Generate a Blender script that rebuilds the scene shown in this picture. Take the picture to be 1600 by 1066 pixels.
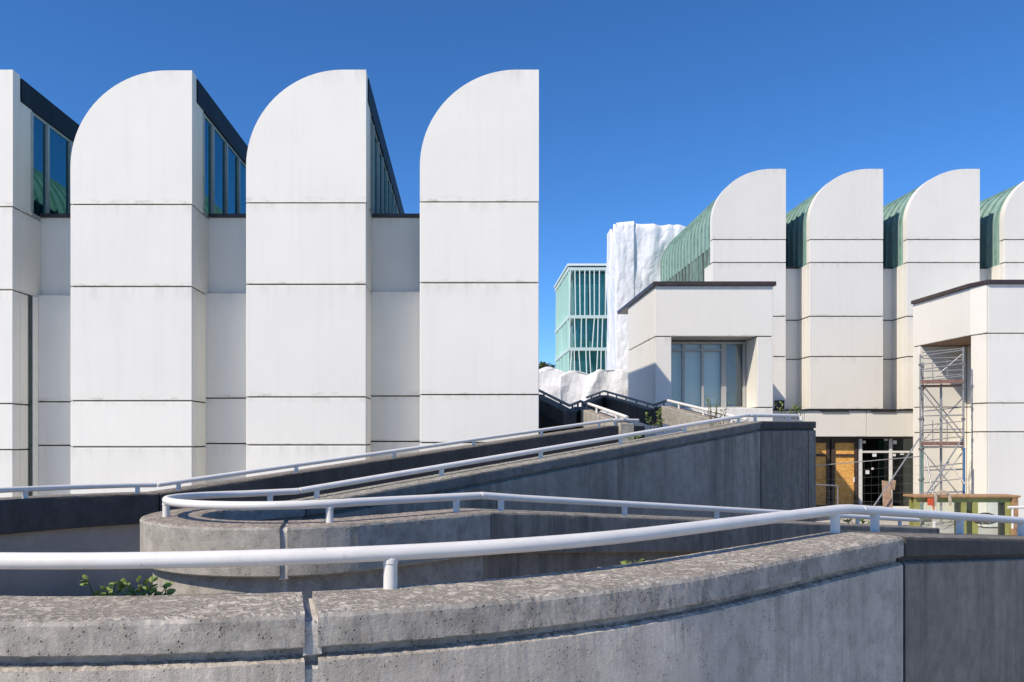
import bpy, bmesh, math, random
from mathutils import Vector, noise, Matrix
random.seed(7)
scene = bpy.context.scene
for o in list(bpy.data.objects): bpy.data.objects.remove(o)
R = math.radians
# ------------------------------------------------------------------ camera
CZ = 3.6                       # eye height above the yard
F = 1250.0                     # focal length in 1600-px image pixels
VX, VY = 725.0, 683.0          # where the depth lines meet in the picture
cam_d = bpy.data.cameras.new('camera'); cam = bpy.data.objects.new('camera', cam_d)
scene.collection.objects.link(cam); scene.camera = cam
cam.location = (0, 0, CZ); cam.rotation_euler = (R(90), 0, 0)
cam_d.sensor_width = 36; cam_d.lens = 36*F/1600
cam_d.shift_x = (800-VX)/1600; cam_d.shift_y = (VY-533)/1600
cam_d.clip_start = 0.05; cam_d.clip_end = 3000
# ------------------------------------------------------------------ sky + sun
SUN_AZ, SUN_EL = 52.0, 45.0    # degrees left of straight-behind, above the horizon
w = bpy.data.worlds.new('World'); scene.world = w; w.use_nodes = True
nt = w.node_tree; nt.nodes.clear()
sk = nt.nodes.new('ShaderNodeTexSky'); sk.sky_type = 'NISHITA'; sk.sun_disc = False
sk.sun_elevation = R(SUN_EL); sk.sun_rotation = R(180+SUN_AZ)
sk.altitude = 0; sk.air_density = 0.75; sk.dust_density = 0.1; sk.ozone_density = 10.0
bg = nt.nodes.new('ShaderNodeBackground'); bg.inputs[1].default_value = 0.127
wo = nt.nodes.new('ShaderNodeOutputWorld')
hs_ = nt.nodes.new('ShaderNodeHueSaturation'); hs_.inputs['Saturation'].default_value = 1.1
nt.links.new(sk.outputs[0], hs_.inputs['Color']); nt.links.new(hs_.outputs[0], bg.inputs[0]); nt.links.new(bg.outputs[0], wo.inputs[0])
sl = bpy.data.lights.new('sun', 'SUN'); sl.energy = 3.75; sl.angle = R(0.5); sl.color = (1, .885, .735)
so = bpy.data.objects.new('sun', sl); scene.collection.objects.link(so)
to_sun = Vector((-math.sin(R(SUN_AZ))*math.cos(R(SUN_EL)), -math.cos(R(SUN_AZ))*math.cos(R(SUN_EL)), math.sin(R(SUN_EL))))
so.rotation_euler = to_sun.to_track_quat('Z', 'Y').to_euler(); so.location = (-30, -20, 40)
vs = scene.view_settings; vs.view_transform = 'Standard'; vs.look = 'None'; vs.gamma = 1; vs.use_curve_mapping = False
vs.exposure = 0.5
scene.render.engine = 'CYCLES'

# ------------------------------------------------------------------ helpers
COL = scene.collection
def P(px, py, D): return Vector(((px-VX)/F*D, D, CZ+(VY-py)/F*D))
def PX(px, D): return (px-VX)/F*D
def PZ(py, D): return CZ+(VY-py)/F*D

def link(name, me, mat=None, parent=None, kind=None):
    if mat is not None and not me.materials: me.materials.append(mat)
    o = bpy.data.objects.new(name, me); COL.objects.link(o)
    if parent is not None: o.parent = parent
    if kind: o['kind'] = kind
    return o
def mesh(name, v, f, mat, parent=None, smooth=False, kind=None):
    me = bpy.data.meshes.new(name); me.from_pydata([tuple(p) for p in v], [], f); me.update()
    if smooth:
        for p in me.polygons: p.use_smooth = True
    return link(name, me, mat, parent, kind)
def thing(name, label, cat, group=None):
    o = bpy.data.objects.new(name, None); COL.objects.link(o); tag(o, label, cat, group); o.empty_display_size = .2
    return o
def tag(o, label, cat, group=None):
    o['label'] = label; o['category'] = cat
    if group: o['group'] = group
    return o
class MB:
    def __init__(s): s.v = []; s.f = []
    def add(s, v, f):
        b = len(s.v); s.v += [Vector(p) for p in v]; s.f += [[i+b for i in q] for q in f]; return s
    def box(s, x0, x1, y0, y1, z0, z1):
        if x0 > x1: x0, x1 = x1, x0
        if y0 > y1: y0, y1 = y1, y0
        v = [(x0,y0,z0),(x1,y0,z0),(x1,y1,z0),(x0,y1,z0),(x0,y0,z1),(x1,y0,z1),(x1,y1,z1),(x0,y1,z1)]
        return s.add(v, [(0,3,2,1),(4,5,6,7),(0,1,5,4),(1,2,6,5),(2,3,7,6),(3,0,4,7)])
    def prism(s, pts, y0, y1):      # polygon in xz (counter-clockwise seen from the front), pushed along y
        n = len(pts)
        v = [(x, y0, z) for x, z in pts]+[(x, y1, z) for x, z in pts]
        f = [list(range(n)), list(range(2*n-1, n-1, -1))]+[[i, i+n, (i+1) % n+n, (i+1) % n] for i in range(n)]
        return s.add(v, f)
    def slab(s, pts, z0, z1):       # polygon in xy (ccw from above)
        n = len(pts)
        v = [(x, y, z0) for x, y in pts]+[(x, y, z1) for x, y in pts]
        f = [list(range(n-1, -1, -1)), list(range(n, 2*n))]+[[i, (i+1) % n, (i+1) % n+n, i+n] for i in range(n)]
        return s.add(v, f)
    def bar(s, a, b, wx, wz, up=Vector((0, 0, 1))):
        a = Vector(a); b = Vector(b); d = (b-a).normalized()
        if abs(d.dot(up)) > .98: up = Vector((0, 1, 0))
        x = d.cross(up).normalized()*wx/2; z = x.cross(d).normalized()*wz/2
        v = [a-x-z, a+x-z, a+x+z, a-x+z, b-x-z, b+x-z, b+x+z, b-x+z]
        return s.add(v, [(0,1,2,3),(7,6,5,4),(4,5,1,0),(5,6,2,1),(6,7,3,2),(7,4,0,3)])
    def tube(s, pts, r, n=12, cap=True):
        pts = [Vector(p) for p in pts]; b = len(s.v); m = len(pts)
        for i, p in enumerate(pts):
            d = ((pts[min(i+1, m-1)]-pts[max(i-1, 0)])).normalized()
            up = Vector((0, 0, 1)) if abs(d.z) < .95 else Vector((0, 1, 0))
            x = d.cross(up).normalized(); z = x.cross(d)
            rr = r[i] if isinstance(r, (list, tuple)) else r
            for k in range(n):
                a = 2*math.pi*k/n; s.v.append(p+x*math.cos(a)*rr+z*math.sin(a)*rr)
        for i in range(m-1):
            for k in range(n):
                s.f.append([b+i*n+k, b+i*n+(k+1) % n, b+(i+1)*n+(k+1) % n, b+(i+1)*n+k])
        if cap: s.f.append([b+k for k in range(n)][::-1]); s.f.append([b+(m-1)*n+k for k in range(n)])
        return s
    def build(s, name, mat, parent=None, bevel=0, smooth=False, kind=None, seg=1):
        me = bpy.data.meshes.new(name); me.from_pydata([tuple(p) for p in s.v], [], s.f); me.update()
        bm = bmesh.new(); bm.from_mesh(me)
        bmesh.ops.recalc_face_normals(bm, faces=bm.faces)
        if bevel: bmesh.ops.bevel(bm, geom=list(bm.edges), offset=bevel, segments=seg, affect='EDGES', profile=.6)
        bm.to_mesh(me); bm.free()
        if smooth:
            for p in me.polygons: p.use_smooth = True
            me.set_sharp_from_angle(angle=R(40))
        return link(name, me, mat, parent, kind)

# ------------------------------------------------------------------ materials
def newmat(name):
    m = bpy.data.materials.new(name); m.use_nodes = True; t = m.node_tree
    return m, t, t.nodes['Principled BSDF']
def nd(t, typ, **kw):
    n = t.nodes.new(typ)
    for k, v in kw.items():
        if k.startswith('i_'):
            key = k[2:]; key = int(key) if key.isdigit() else key.replace('_', ' ')
            n.inputs[key].default_value = v
        else: setattr(n, k, v)
    return n
def pos(t, sx=1, sy=1, sz=1):
    g = nd(t, 'ShaderNodeNewGeometry'); mp = nd(t, 'ShaderNodeMapping'); mp.inputs['Scale'].default_value = (sx, sy, sz)
    t.links.new(g.outputs['Position'], mp.inputs['Vector']); return mp.outputs[0]
def noi(t, vec, scale, detail=4, rough=.6):
    n = nd(t, 'ShaderNodeTexNoise'); n.inputs['Scale'].default_value = scale; n.inputs['Detail'].default_value = detail
    n.inputs['Roughness'].default_value = rough; t.links.new(vec, n.inputs['Vector']); return n.outputs[0]
def ramp(t, val, a, b, ca=(0, 0, 0, 1), cb=(1, 1, 1, 1)):
    r = nd(t, 'ShaderNodeValToRGB'); e = r.color_ramp.elements
    e[0].position = a; e[0].color = ca; e[1].position = b; e[1].color = cb
    t.links.new(val, r.inputs[0]); return r.outputs[0]
def mix(t, fac, a, b, mode='MIX'):
    m = nd(t, 'ShaderNodeMix', data_type='RGBA', blend_type=mode)
    for sock, val in ((0, fac), (6, a), (7, b)):
        if hasattr(val, 'is_output'): t.links.new(val, m.inputs[sock])
        else: m.inputs[sock].default_value = val if not isinstance(val, tuple) or len(val) == 4 else (*val, 1)
    return m.outputs[2]
def mth(t, op, a, b=None):
    m = nd(t, 'ShaderNodeMath', operation=op)
    for i, v in enumerate((a, b)):
        if v is None: continue
        if hasattr(v, 'is_output'): t.links.new(v, m.inputs[i])
        else: m.inputs[i].default_value = v
    return m.outputs[0]
def bump(t, bs, h, strength, dist, prev=None):
    b = nd(t, 'ShaderNodeBump'); b.inputs['Strength'].default_value = strength; b.inputs['Distance'].default_value = dist
    t.links.new(h, b.inputs['Height'])
    if prev is not None: t.links.new(prev, b.inputs['Normal'])
    t.links.new(b.outputs[0], bs.inputs['Normal']); return b.outputs[0]

def plain(name, col, rough=.5, metal=0, var=.0, vscale=6, bmp=0):
    m, t, b = newmat(name); b.inputs['Roughness'].default_value = rough; b.inputs['Metallic'].default_value = metal
    b.inputs['Base Color'].default_value = (*col, 1)
    if var:
        n = noi(t, pos(t), vscale, 5)
        c = mix(t, ramp(t, n, .3, .7), tuple(x*(1-var) for x in col), tuple(min(1, x*(1+var)) for x in col))
        t.links.new(c, b.inputs['Base Color'])
        if bmp: bump(t, b, n, bmp, .02)
    return m

def white_panel(name, base=(.81, .79, .715), dirt=1.25):
    m, t, b = newmat(name); b.inputs['Roughness'].default_value = .55
    b.inputs['Specular IOR Level'].default_value = .3
    oi = nd(t, 'ShaderNodeObjectInfo')
    tone = mth(t, 'MULTIPLY_ADD', oi.outputs['Random'], .05); t.nodes[-1].inputs[2].default_value = .96
    n1 = noi(t, pos(t), .55, 5, .6); n2 = noi(t, pos(t, 5, 5, .22), 1.0, 4, .6); n3 = noi(t, pos(t), 9, 5, .7)
    c = mix(t, ramp(t, n1, .35, .75), (*base, 1), tuple(x*.95 for x in base)+(1,))
    c = mix(t, mth(t, 'MULTIPLY', ramp(t, n2, .5, .85), .15*dirt), c, (.55, .54, .50, 1))
    # rain stains hanging from the top edge of each panel, with their own ragged shape
    tc = nd(t, 'ShaderNodeTexCoord'); sp = nd(t, 'ShaderNodeSeparateXYZ'); t.links.new(tc.outputs['Generated'], sp.inputs[0])
    edge = ramp(t, sp.outputs[2], .86, 1.0)
    st = mth(t, 'MULTIPLY', edge, ramp(t, noi(t, pos(t, 3.5, 3.5, .5), 1.2, 4, .65), .45, .7))
    c = mix(t, mth(t, 'MULTIPLY', st, .30*dirt), c, (.42, .40, .36, 1))
    low = ramp(t, sp.outputs[2], .0, .05, (1, 1, 1, 1), (0, 0, 0, 1))
    st2 = mth(t, 'MULTIPLY', low, ramp(t, noi(t, pos(t, 1.5, 1.5, 4), 1.6, 5, .7), .5, .68))
    c = mix(t, mth(t, 'MULTIPLY', st2, .55*dirt), c, (.34, .30, .24, 1))
    c = mix(t, mth(t, 'MULTIPLY', ramp(t, n3, .66, .78), .2*dirt), c, (.5, .48, .44, 1))
    mm = nd(t, 'ShaderNodeMix', data_type='RGBA', blend_type='MULTIPLY'); mm.inputs[0].default_value = 1
    t.links.new(c, mm.inputs[6]); cb = nd(t, 'ShaderNodeCombineColor')
    for i in range(3): t.links.new(tone, cb.inputs[i])
    t.links.new(cb.outputs[0], mm.inputs[7]); t.links.new(mm.outputs[2], b.inputs['Base Color'])
    bump(t, b, noi(t, pos(t), 1.3, 3, .5), .12, .03)
    return m

def concrete(name, base, dark, streak=.6, pit=1.0, blotch=.5, top=None):
    m, t, b = newmat(name); b.inputs['Roughness'].default_value = .9; b.inputs['Specular IOR Level'].default_value = .25
    p1 = pos(t)
    big = noi(t, p1, 1.1, 6, .62); mid = noi(t, p1, 6, 6, .7); fine = noi(t, p1, 55, 4, .75); grain = noi(t, p1, 160, 3, .8)
    c = mix(t, ramp(t, big, .32, .72), (*base, 1), tuple(x*.68 for x in base)+(1,))
    c = mix(t, mth(t, 'MULTIPLY', ramp(t, mid, .42, .66), blotch), c, (*dark, 1))
    sv = noi(t, pos(t, 3.6, 3.6, .22), 1.0, 7, .7); zone = ramp(t, noi(t, pos(t, 1, 1, .6), .55, 3, .5), .36, .62)
    c = mix(t, mth(t, 'MULTIPLY', mth(t, 'MULTIPLY', ramp(t, sv, .44, .66), streak), zone), c, (*dark, 1))
    sv3 = noi(t, pos(t, 1.6, 1.6, .16), 1.0, 4, .6)
    c = mix(t, mth(t, 'MULTIPLY', ramp(t, sv3, .55, .75), streak*.6), c, (*dark, 1))
    sv2 = noi(t, pos(t, 11, 11, .35), 1.0, 4, .6)
    c = mix(t, mth(t, 'MULTIPLY', ramp(t, sv2, .62, .74), streak*.4), c, tuple(min(1, x*1.3) for x in base)+(1,))
    c = mix(t, mth(t, 'MULTIPLY', ramp(t, fine, .36, .64), .42), c, tuple(x*.5 for x in base)+(1,))
    c = mix(t, mth(t, 'MULTIPLY', ramp(t, grain, .55, .72), .4), c, tuple(min(1, x*1.45) for x in base)+(1,))
    vor = nd(t, 'ShaderNodeTexVoronoi'); vor.inputs['Scale'].default_value = 42; t.links.new(p1, vor.inputs['Vector'])
    pits = mth(t, 'MULTIPLY', ramp(t, vor.outputs['Distance'], .10, .22, (1, 1, 1, 1), (0, 0, 0, 1)), ramp(t, mid, .46, .56))
    c = mix(t, mth(t, 'MULTIPLY', pits, .75*pit), c, (.03, .028, .025, 1))
    if top is not None:                 # flaking, lichen-covered weather side of the coping
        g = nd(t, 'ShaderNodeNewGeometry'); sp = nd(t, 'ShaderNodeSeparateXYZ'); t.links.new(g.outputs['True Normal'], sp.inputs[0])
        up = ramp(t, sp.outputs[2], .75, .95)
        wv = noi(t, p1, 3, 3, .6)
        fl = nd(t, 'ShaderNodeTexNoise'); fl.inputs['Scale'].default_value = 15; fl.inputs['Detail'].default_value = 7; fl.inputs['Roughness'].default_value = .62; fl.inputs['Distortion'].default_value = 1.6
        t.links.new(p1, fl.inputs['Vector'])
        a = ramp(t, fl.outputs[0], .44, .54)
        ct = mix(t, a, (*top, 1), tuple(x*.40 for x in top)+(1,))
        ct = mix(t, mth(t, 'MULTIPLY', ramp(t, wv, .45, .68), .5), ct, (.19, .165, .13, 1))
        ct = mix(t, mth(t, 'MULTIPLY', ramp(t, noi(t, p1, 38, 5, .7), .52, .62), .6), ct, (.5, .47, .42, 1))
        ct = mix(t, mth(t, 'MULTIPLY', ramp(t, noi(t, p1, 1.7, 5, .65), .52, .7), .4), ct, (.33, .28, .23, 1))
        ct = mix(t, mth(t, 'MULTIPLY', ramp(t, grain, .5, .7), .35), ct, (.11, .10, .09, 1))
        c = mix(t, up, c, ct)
        hh = mth(t, 'MULTIPLY', a, up)
    t.links.new(c, b.inputs['Base Color'])
    h = mth(t, 'ADD', mth(t, 'MULTIPLY', fine, .6), mth(t, 'MULTIPLY', grain, .35))
    h = mth(t, 'SUBTRACT', h, mth(t, 'MULTIPLY', pits, 1.1*pit))
    if top is not None: h = mth(t, 'SUBTRACT', h, mth(t, 'MULTIPLY', hh, .7))
    n = bump(t, b, h, .75, .010)
    bump(t, b, mid, .35, .03, n)
    return m

M = {}
M['white'] = white_panel('white_panel')
M['white_far'] = white_panel('white_panel_weathered', (.79, .768, .698), 1.3)
M['joint'] = plain('joint_rubber', (.045, .043, .04), .8)
M['white_soft'] = white_panel('white_render', (.76, .73, .67), .8)
M['flash'] = plain('dark_flashing', (.045, .042, .042), .45, .3, .25, 3)
M['flash_brown'] = plain('bronze_coping', (.07, .05, .045), .42, .4, .25, 3)
M['copper_seam'] = plain('seam_copper', (.16, .27, .23), .6, 0, .3, 3)
M['fascia'] = plain('slate_fascia', (.016, .022, .030), .55, 0, .3, 2)
M['fascia'].node_tree.nodes['Principled BSDF'].inputs['Specular IOR Level'].default_value = .12
M['mull'] = plain('grey_mullion', (.42, .44, .42), .45, .2, .1)
M['frame_white'] = plain('white_frame', (.74, .74, .72), .4, 0, .06)
M['frame_grey'] = plain('grey_frame', (.36, .36, .34), .45, 0, .08)
M['brown'] = plain('brown_frame', (.075, .052, .042), .45, .1, .2)
M['alu'] = plain('scaffold_tube', (.34, .34, .335), .42, .5, .3, 12)
M['wire'] = plain('fence_wire', (.22, .22, .21), .5, .4)
M['rail_shade'] = plain('shade_dark_rail', (.26, .25, .23), .5, .2, .2)  # white rail darkened in its colour to paint the shade between the halls
M['alu_green'] = plain('scaffold_green', (.09, .26, .20), .5, .1, .2)
M['alu_blue'] = plain('scaffold_blue', (.03, .13, .34), .45, .1, .2)
M['plank'] = plain('scaffold_plank', (.20, .115, .09), .7, 0, .35, 9)
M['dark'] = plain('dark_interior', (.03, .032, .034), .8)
M['room'] = plain('room_wall', (.84, .81, .72), .8)
M['wood'] = plain('timber', (.36, .21, .10), .7, 0, .3, 7)
M['wood_pale'] = plain('pale_board', (.34, .22, .14), .75, 0, .3, 7)
M['olive'] = plain('olive_paint', (.30, .30, .09), .5, 0, .25, 4)
M['mint'] = plain('mint_paint', (.42, .62, .52), .5, 0, .06)
M['sticker'] = plain('paper', (.8, .8, .8), .6)
M['strap'] = plain('webbing', (.50, .42, .30), .8, 0, .2)
M['red'] = plain('red_plastic', (.62, .09, .03), .5)
M['fin'] = plain('pale_green_fin', (.70, .80, .76), .35, 0, .05)
M['fin_mint'] = plain('mint_fin', (.46, .72, .64), .35, 0, .05)
M['slab'] = plain('floor_slab_edge', (.55, .68, .63), .5, 0, .08)
M['curtain'] = plain('green_blind', (.34, .56, .52), .7, 0, .3, .6)
M['blind'] = plain('mint_blind', (.60, .78, .72), .7, 0, .1, 1)
M['stem'] = plain('stem', (.10, .08, .03), .8)
M['bark'] = plain('bark', (.09, .07, .05), .9, 0, .3)
M['tile_roof'] = plain('far_roof', (.30, .28, .26), .8, 0, .1)

# painted steel of the handrails
m, t, b = newmat('painted_rail'); b.inputs['Roughness'].default_value = .42
c = mix(t, ramp(t, noi(t, pos(t), 5, 6, .7), .35, .75), (.76, .735, .69, 1), (.66, .635, .59, 1))
c = mix(t, mth(t, 'MULTIPLY', ramp(t, noi(t, pos(t), 26, 4, .75), .62, .72), .45), c, (.36, .33, .30, 1))
c = mix(t, ramp(t, noi(t, pos(t, 2, 2, 2), 14, 3, .8), .735, .75), c, (.16, .11, .07, 1))
t.links.new(c, b.inputs['Base Color']); bump(t, b, noi(t, pos(t), 60, 3), .12, .004); M['rail'] = m

# verdigris copper
m, t, b = newmat('verdigris_copper'); b.inputs['Roughness'].default_value = .6
c = mix(t, ramp(t, noi(t, pos(t), .9, 5, .65), .3, .7), (.28, .42, .37, 1), (.21, .34, .30, 1))
c = mix(t, mth(t, 'MULTIPLY', ramp(t, noi(t, pos(t, 3, 3, .35), 1.2, 5, .6), .48, .7), .45), c, (.42, .55, .49, 1))
c = mix(t, mth(t, 'MULTIPLY', ramp(t, noi(t, pos(t, .5, 2.4, .2), 1.0, 5, .62), .54, .74), .22), c, (.12, .13, .10, 1))
t.links.new(c, b.inputs['Base Color']); bump(t, b, noi(t, pos(t), 2.2, 3), .2, .03); M['copper'] = m
m, t, b = newmat('stained_copper'); b.inputs['Roughness'].default_value = .65
c = mix(t, ramp(t, noi(t, pos(t), .9, 5, .65), .3, .7), (.27, .40, .34, 1), (.20, .31, .26, 1))
c = mix(t, ramp(t, noi(t, pos(t, .6, 1.3, .16), 1.6, 6, .7), .32, .58), c, (.05, .042, .028, 1))
t.links.new(c, b.inputs['Base Color']); M['copper_stain'] = m

# glass: real reflection over a tinted see-through body
def glass(name, tint, ior=1.6, trans=.7, rough=.01, refl=(.92, .96, 1)):
    m = bpy.data.materials.new(name); m.use_nodes = True; t = m.node_tree; t.nodes.clear()
    fr = nd(t, 'ShaderNodeFresnel'); fr.inputs[0].default_value = ior
    gl = nd(t, 'ShaderNodeBsdfGlossy'); gl.inputs['Roughness'].default_value = rough; gl.inputs[0].default_value = (*refl, 1)
    tr = nd(t, 'ShaderNodeBsdfTransparent'); tr.inputs[0].default_value = tuple(x*trans for x in tint)+(1,)
    bu = nd(t, 'ShaderNodeBump'); bu.inputs['Strength'].default_value = .04; bu.inputs['Distance'].default_value = .05
    t.links.new(noi(t, pos(t), .8, 2), bu.inputs['Height']); t.links.new(bu.outputs[0], gl.inputs['Normal'])
    mx = nd(t, 'ShaderNodeMixShader'); t.links.new(fr.outputs[0], mx.inputs[0]); t.links.new(tr.outputs[0], mx.inputs[1]); t.links.new(gl.outputs[0], mx.inputs[2])
    o = nd(t, 'ShaderNodeOutputMaterial'); t.links.new(mx.outputs[0], o.inputs[0]); return m
M['glass_blue'] = glass('clerestory_glass', (.25, .5, .6), 3.0, .35, refl=(.38, .85, .92))
M['glass'] = glass('window_glass', (.98, 1, .98), 1.5, 1)
M['glass_dark'] = glass('shop_glass', (.5, .7, .62), 1.7, .6)
M['glass_green'] = glass('green_glass', (.72, .96, .92), 1.4, .95)

# osb boarding
m, t, b = newmat('strand_board'); b.inputs['Roughness'].default_value = .7
v = nd(t, 'ShaderNodeTexVoronoi'); v.inputs['Scale'].default_value = 9; t.links.new(pos(t, 1, 1, 1.6), v.inputs['Vector'])
c = mix(t, ramp(t, v.outputs['Color'], .1, .9), (.68, .33, .07, 1), (.90, .52, .15, 1))
c = mix(t, mth(t, 'MULTIPLY', ramp(t, noi(t, pos(t), 14, 4), .5, .7), .35), c, (.42, .19, .04, 1))
t.links.new(c, b.inputs['Base Color']); M['osb'] = m

# plastic sheeting
m, t, b = newmat('white_sheeting'); b.inputs['Roughness'].default_value = .38
c = mix(t, ramp(t, noi(t, pos(t), .8, 5), .3, .7), (.80, .81, .82, 1), (.70, .71, .73, 1))
t.links.new(c, b.inputs['Base Color'])
n0 = mth(t, 'ABSOLUTE', mth(t, 'SUBTRACT', noi(t, pos(t, 1, 1, .5), .9, 2, .5), .5)); n1 = bump(t, b, n0, .5, .7)
n2 = mth(t, 'ABSOLUTE', mth(t, 'SUBTRACT', noi(t, pos(t, 1.2, 1, 1), 2.4, 3, .5), .5)); bump(t, b, n2, .22, .3, n1); M['sheet'] = m

# leaves
def leafmat(name, a, bb):
    m, t, b = newmat(name); b.inputs['Roughness'].default_value = .5
    oi = nd(t, 'ShaderNodeNewGeometry')
    c = mix(t, oi.outputs['Random Per Island'], (*a, 1), (*bb, 1)); t.links.new(c, b.inputs['Base Color'])
    tl = nd(t, 'ShaderNodeBsdfTranslucent'); t.links.new(c, tl.inputs[0])
    mx = nd(t, 'ShaderNodeMixShader'); mx.inputs[0].default_value = .3
    t.links.new(b.outputs[0], mx.inputs[1]); t.links.new(tl.outputs[0], mx.inputs[2])
    t.links.new(mx.outputs[0], t.nodes['Material Output'].inputs[0]); return m
M['leaf'] = leafmat('weed_leaf', (.13, .20, .035), (.32, .40, .10))
M['leaf_tree'] = leafmat('tree_leaf', (.05, .085, .02), (.12, .15, .045))

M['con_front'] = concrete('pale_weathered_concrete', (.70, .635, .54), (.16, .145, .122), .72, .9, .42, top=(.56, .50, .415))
M['con_band'] = concrete('gritty_coping_concrete', (.54, .50, .435), (.13, .12, .105), .45, 1.4, .8, top=(.58, .52, .435))
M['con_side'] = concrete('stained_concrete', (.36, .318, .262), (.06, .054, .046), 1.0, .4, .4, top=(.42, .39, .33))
M['con_blue'] = concrete('smooth_grey_concrete', (.50, .435, .355), (.11, .097, .08), 1.0, .3, .35, top=(.42, .39, .33))
M['con_cope'] = concrete('lichen_coping', (.30, .28, .25), (.10, .092, .08), .5, .7, .6, top=(.46, .43, .35))
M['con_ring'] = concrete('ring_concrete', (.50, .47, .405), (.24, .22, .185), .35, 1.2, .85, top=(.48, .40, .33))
M['con_dark'] = concrete('soot_shade_concrete', (.125, .115, .105), (.042, .04, .038), .8, .4, .5, top=(.27, .24, .205))  # soot on the far ramp beam; painted-in shade on the walkway parapets
M['con_bounce'] = concrete('smooth_bounce_concrete', (.60, .53, .44), (.34, .30, .25), .3, .1, .2)  # smooth wall under the beam, paled to paint in light bounced off the deck
M['con_deck'] = concrete('deck_concrete', (.40, .38, .34), (.2, .19, .17), .2, .3, .3)
M['mortar'] = concrete('joint_mortar', (.70, .67, .61), (.26, .24, .22), .4, .8, .4)

# ground
m, t, b = newmat('yard_paving'); b.inputs['Roughness'].default_value = .9
c = mix(t, ramp(t, noi(t, pos(t), .35, 6), .3, .7), (.46, .43, .39, 1), (.36, .34, .305, 1))
c = mix(t, mth(t, 'MULTIPLY', ramp(t, noi(t, pos(t), 9, 5, .7), .5, .7), .4), c, (.2, .19, .17, 1))
t.links.new(c, b.inputs['Base Color']); bump(t, b, noi(t, pos(t), 12, 5), .3, .02); M['ground'] = m

# ------------------------------------------------------------------ ground
mesh('ground', [(-900, -400, 0), (900, -400, 0), (900, 1400, 0), (-900, 1400, 0)], [(0, 1, 2, 3)], M['ground'], kind='structure')

# ------------------------------------------------------------------ the hairpin ramp
S = 0.8                                     # metres per survey unit
C0 = Vector((-2.5, 11.5)); AX = R(40)
U = Vector((math.cos(AX), math.sin(AX))); N = Vector((math.sin(AX), -math.cos(AX)))
def turn(r, s):                             # s<0 lower arm, 0..1 half-turn, s>1 upper arm
    if s < 0: return C0+N*r+U*(-s)
    if s <= 1:
        a = math.pi*s; return C0+(N*math.cos(a)-U*math.sin(a))*r
    return C0-N*r+U*(s-1)
def pl(tab):
    def f(s):
        if s <= tab[0][0]: return tab[0][1]+(s-tab[0][0])*(tab[1][1]-tab[0][1])/(tab[1][0]-tab[0][0])
        for (a, x), (b_, y) in zip(tab, tab[1:]):
            if s <= b_: return x+(y-x)*(s-a)/(b_-a)
        return tab[-1][1]
    return f
def solve(r, px, lo, hi):                   # place on the line that stands where the photograph shows it
    best = None
    for i in range(4001):
        s = lo+(hi-lo)*i/4000; p = turn(r, s)
        if p.y <= .5: continue
        e = abs(VX+F*p.x/p.y-px)
        if best is None or e < best[0]: best = (e, s)
    return best[1]
def samples(a, b_, step, r):
    out = [a]; s = a
    while True:
        ds = step/(math.pi*r) if 0 <= s < 1 else step
        s2 = s+ds
        for k in (0., 1.):
            if s < k-1e-6 < s2 and s2 > k: s2 = k
        if s2 >= b_-1e-6: break
        out.append(s2); s = s2
    out.append(b_); return out
def wpt(r, s, z): p = turn(r, s); return Vector((p.x*S, p.y*S, CZ+z*S))

def coping(w_out, w_in, plain_out, body, beam=.60, back=.16):
    """closed cross-section (offset outward, height below the top); the plain side carries a groove, the ramp side a deep beam"""
    e = .028
    A = []                                   # outer side, downwards
    def side(w, sg, groove):
        q = [(sg*(w-e*1.6), 0), (sg*(w-e*.45), -e*.3), (sg*w, -e*1.2), (sg*w, -.08), (sg*w, -.14)]
        if groove:
            q += [(sg*w, -.195), (sg*(w-.012), -.203), (sg*(w-.07), -.206), (sg*(w-.07), -.255), (sg*(w-.03), -.268), (sg*(w-.006), -.284), (sg*(w-.006), -.6)]
        else:
            q += [(sg*w, -beam+.02), (sg*(w-.02), -beam), (sg*(w-back), -beam-.01)]
        q += [(q[-1][0], -body)]
        return q
    o = side(w_out, 1, plain_out); i = side(w_in, -1, not plain_out)
    topm = [(w_out*.66-w_in*.33, .0), (w_out*.33-w_in*.66, .0)]
    return o[::-1]+topm+i                    # up the outside, over the top, down the inside
def wall_segment(name, parent, mat, r, prof, ztop, s0, s1, step, rough=.004, seed=0, body=None, test=None):
    ss = samples(s0, s1, step, r); V = []; Fc = []; n = len(prof); slots = []
    for k, s in enumerate(ss):
        for j, (o, dz) in enumerate(prof):
            z = ztop(s)+dz
            p = wpt(r+o, s, z)
            if dz < -1.2: p.z = max(p.z, -.3) if dz > -3 else -.3
            if rough and dz > -.29:
                q = noise.noise_vector(p*7+Vector((seed, 0, 0)))*.25+noise.noise_vector(p*24)*.35+noise.noise_vector(p*70)*.5
                edge = 1.7 if -.06 < dz < -.001 or -.28 < dz < -.19 else .7
                p = p+q*rough*edge*S*2
            V.append(p)
    for k in range(len(ss)-1):
        for j in range(n):
            a = k*n+j; b_ = k*n+(j+1) % n
            Fc.append([a, a+n, b_+n, b_]); (oa, da), (ob, db) = prof[j], prof[(j+1) % n]
            slots.append(1 if test and test((oa+ob)/2, (da+db)/2) else 0)
    Fc.append(list(range(n))); Fc.append(list(range((len(ss)-1)*n, len(ss)*n))[::-1])
    me = bpy.data.meshes.new(name); me.from_pydata([tuple(v) for v in V], [], Fc); me.update()
    me.materials.append(mat)
    if body:
        me.materials.append(body)
        for p, q in zip(me.polygons, slots): p.material_index = q
    bm = bmesh.new(); bm.from_mesh(me); bmesh.ops.recalc_face_normals(bm, faces=bm.faces); bm.to_mesh(me); bm.free()
    return link(name, me, mat, parent)

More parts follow.
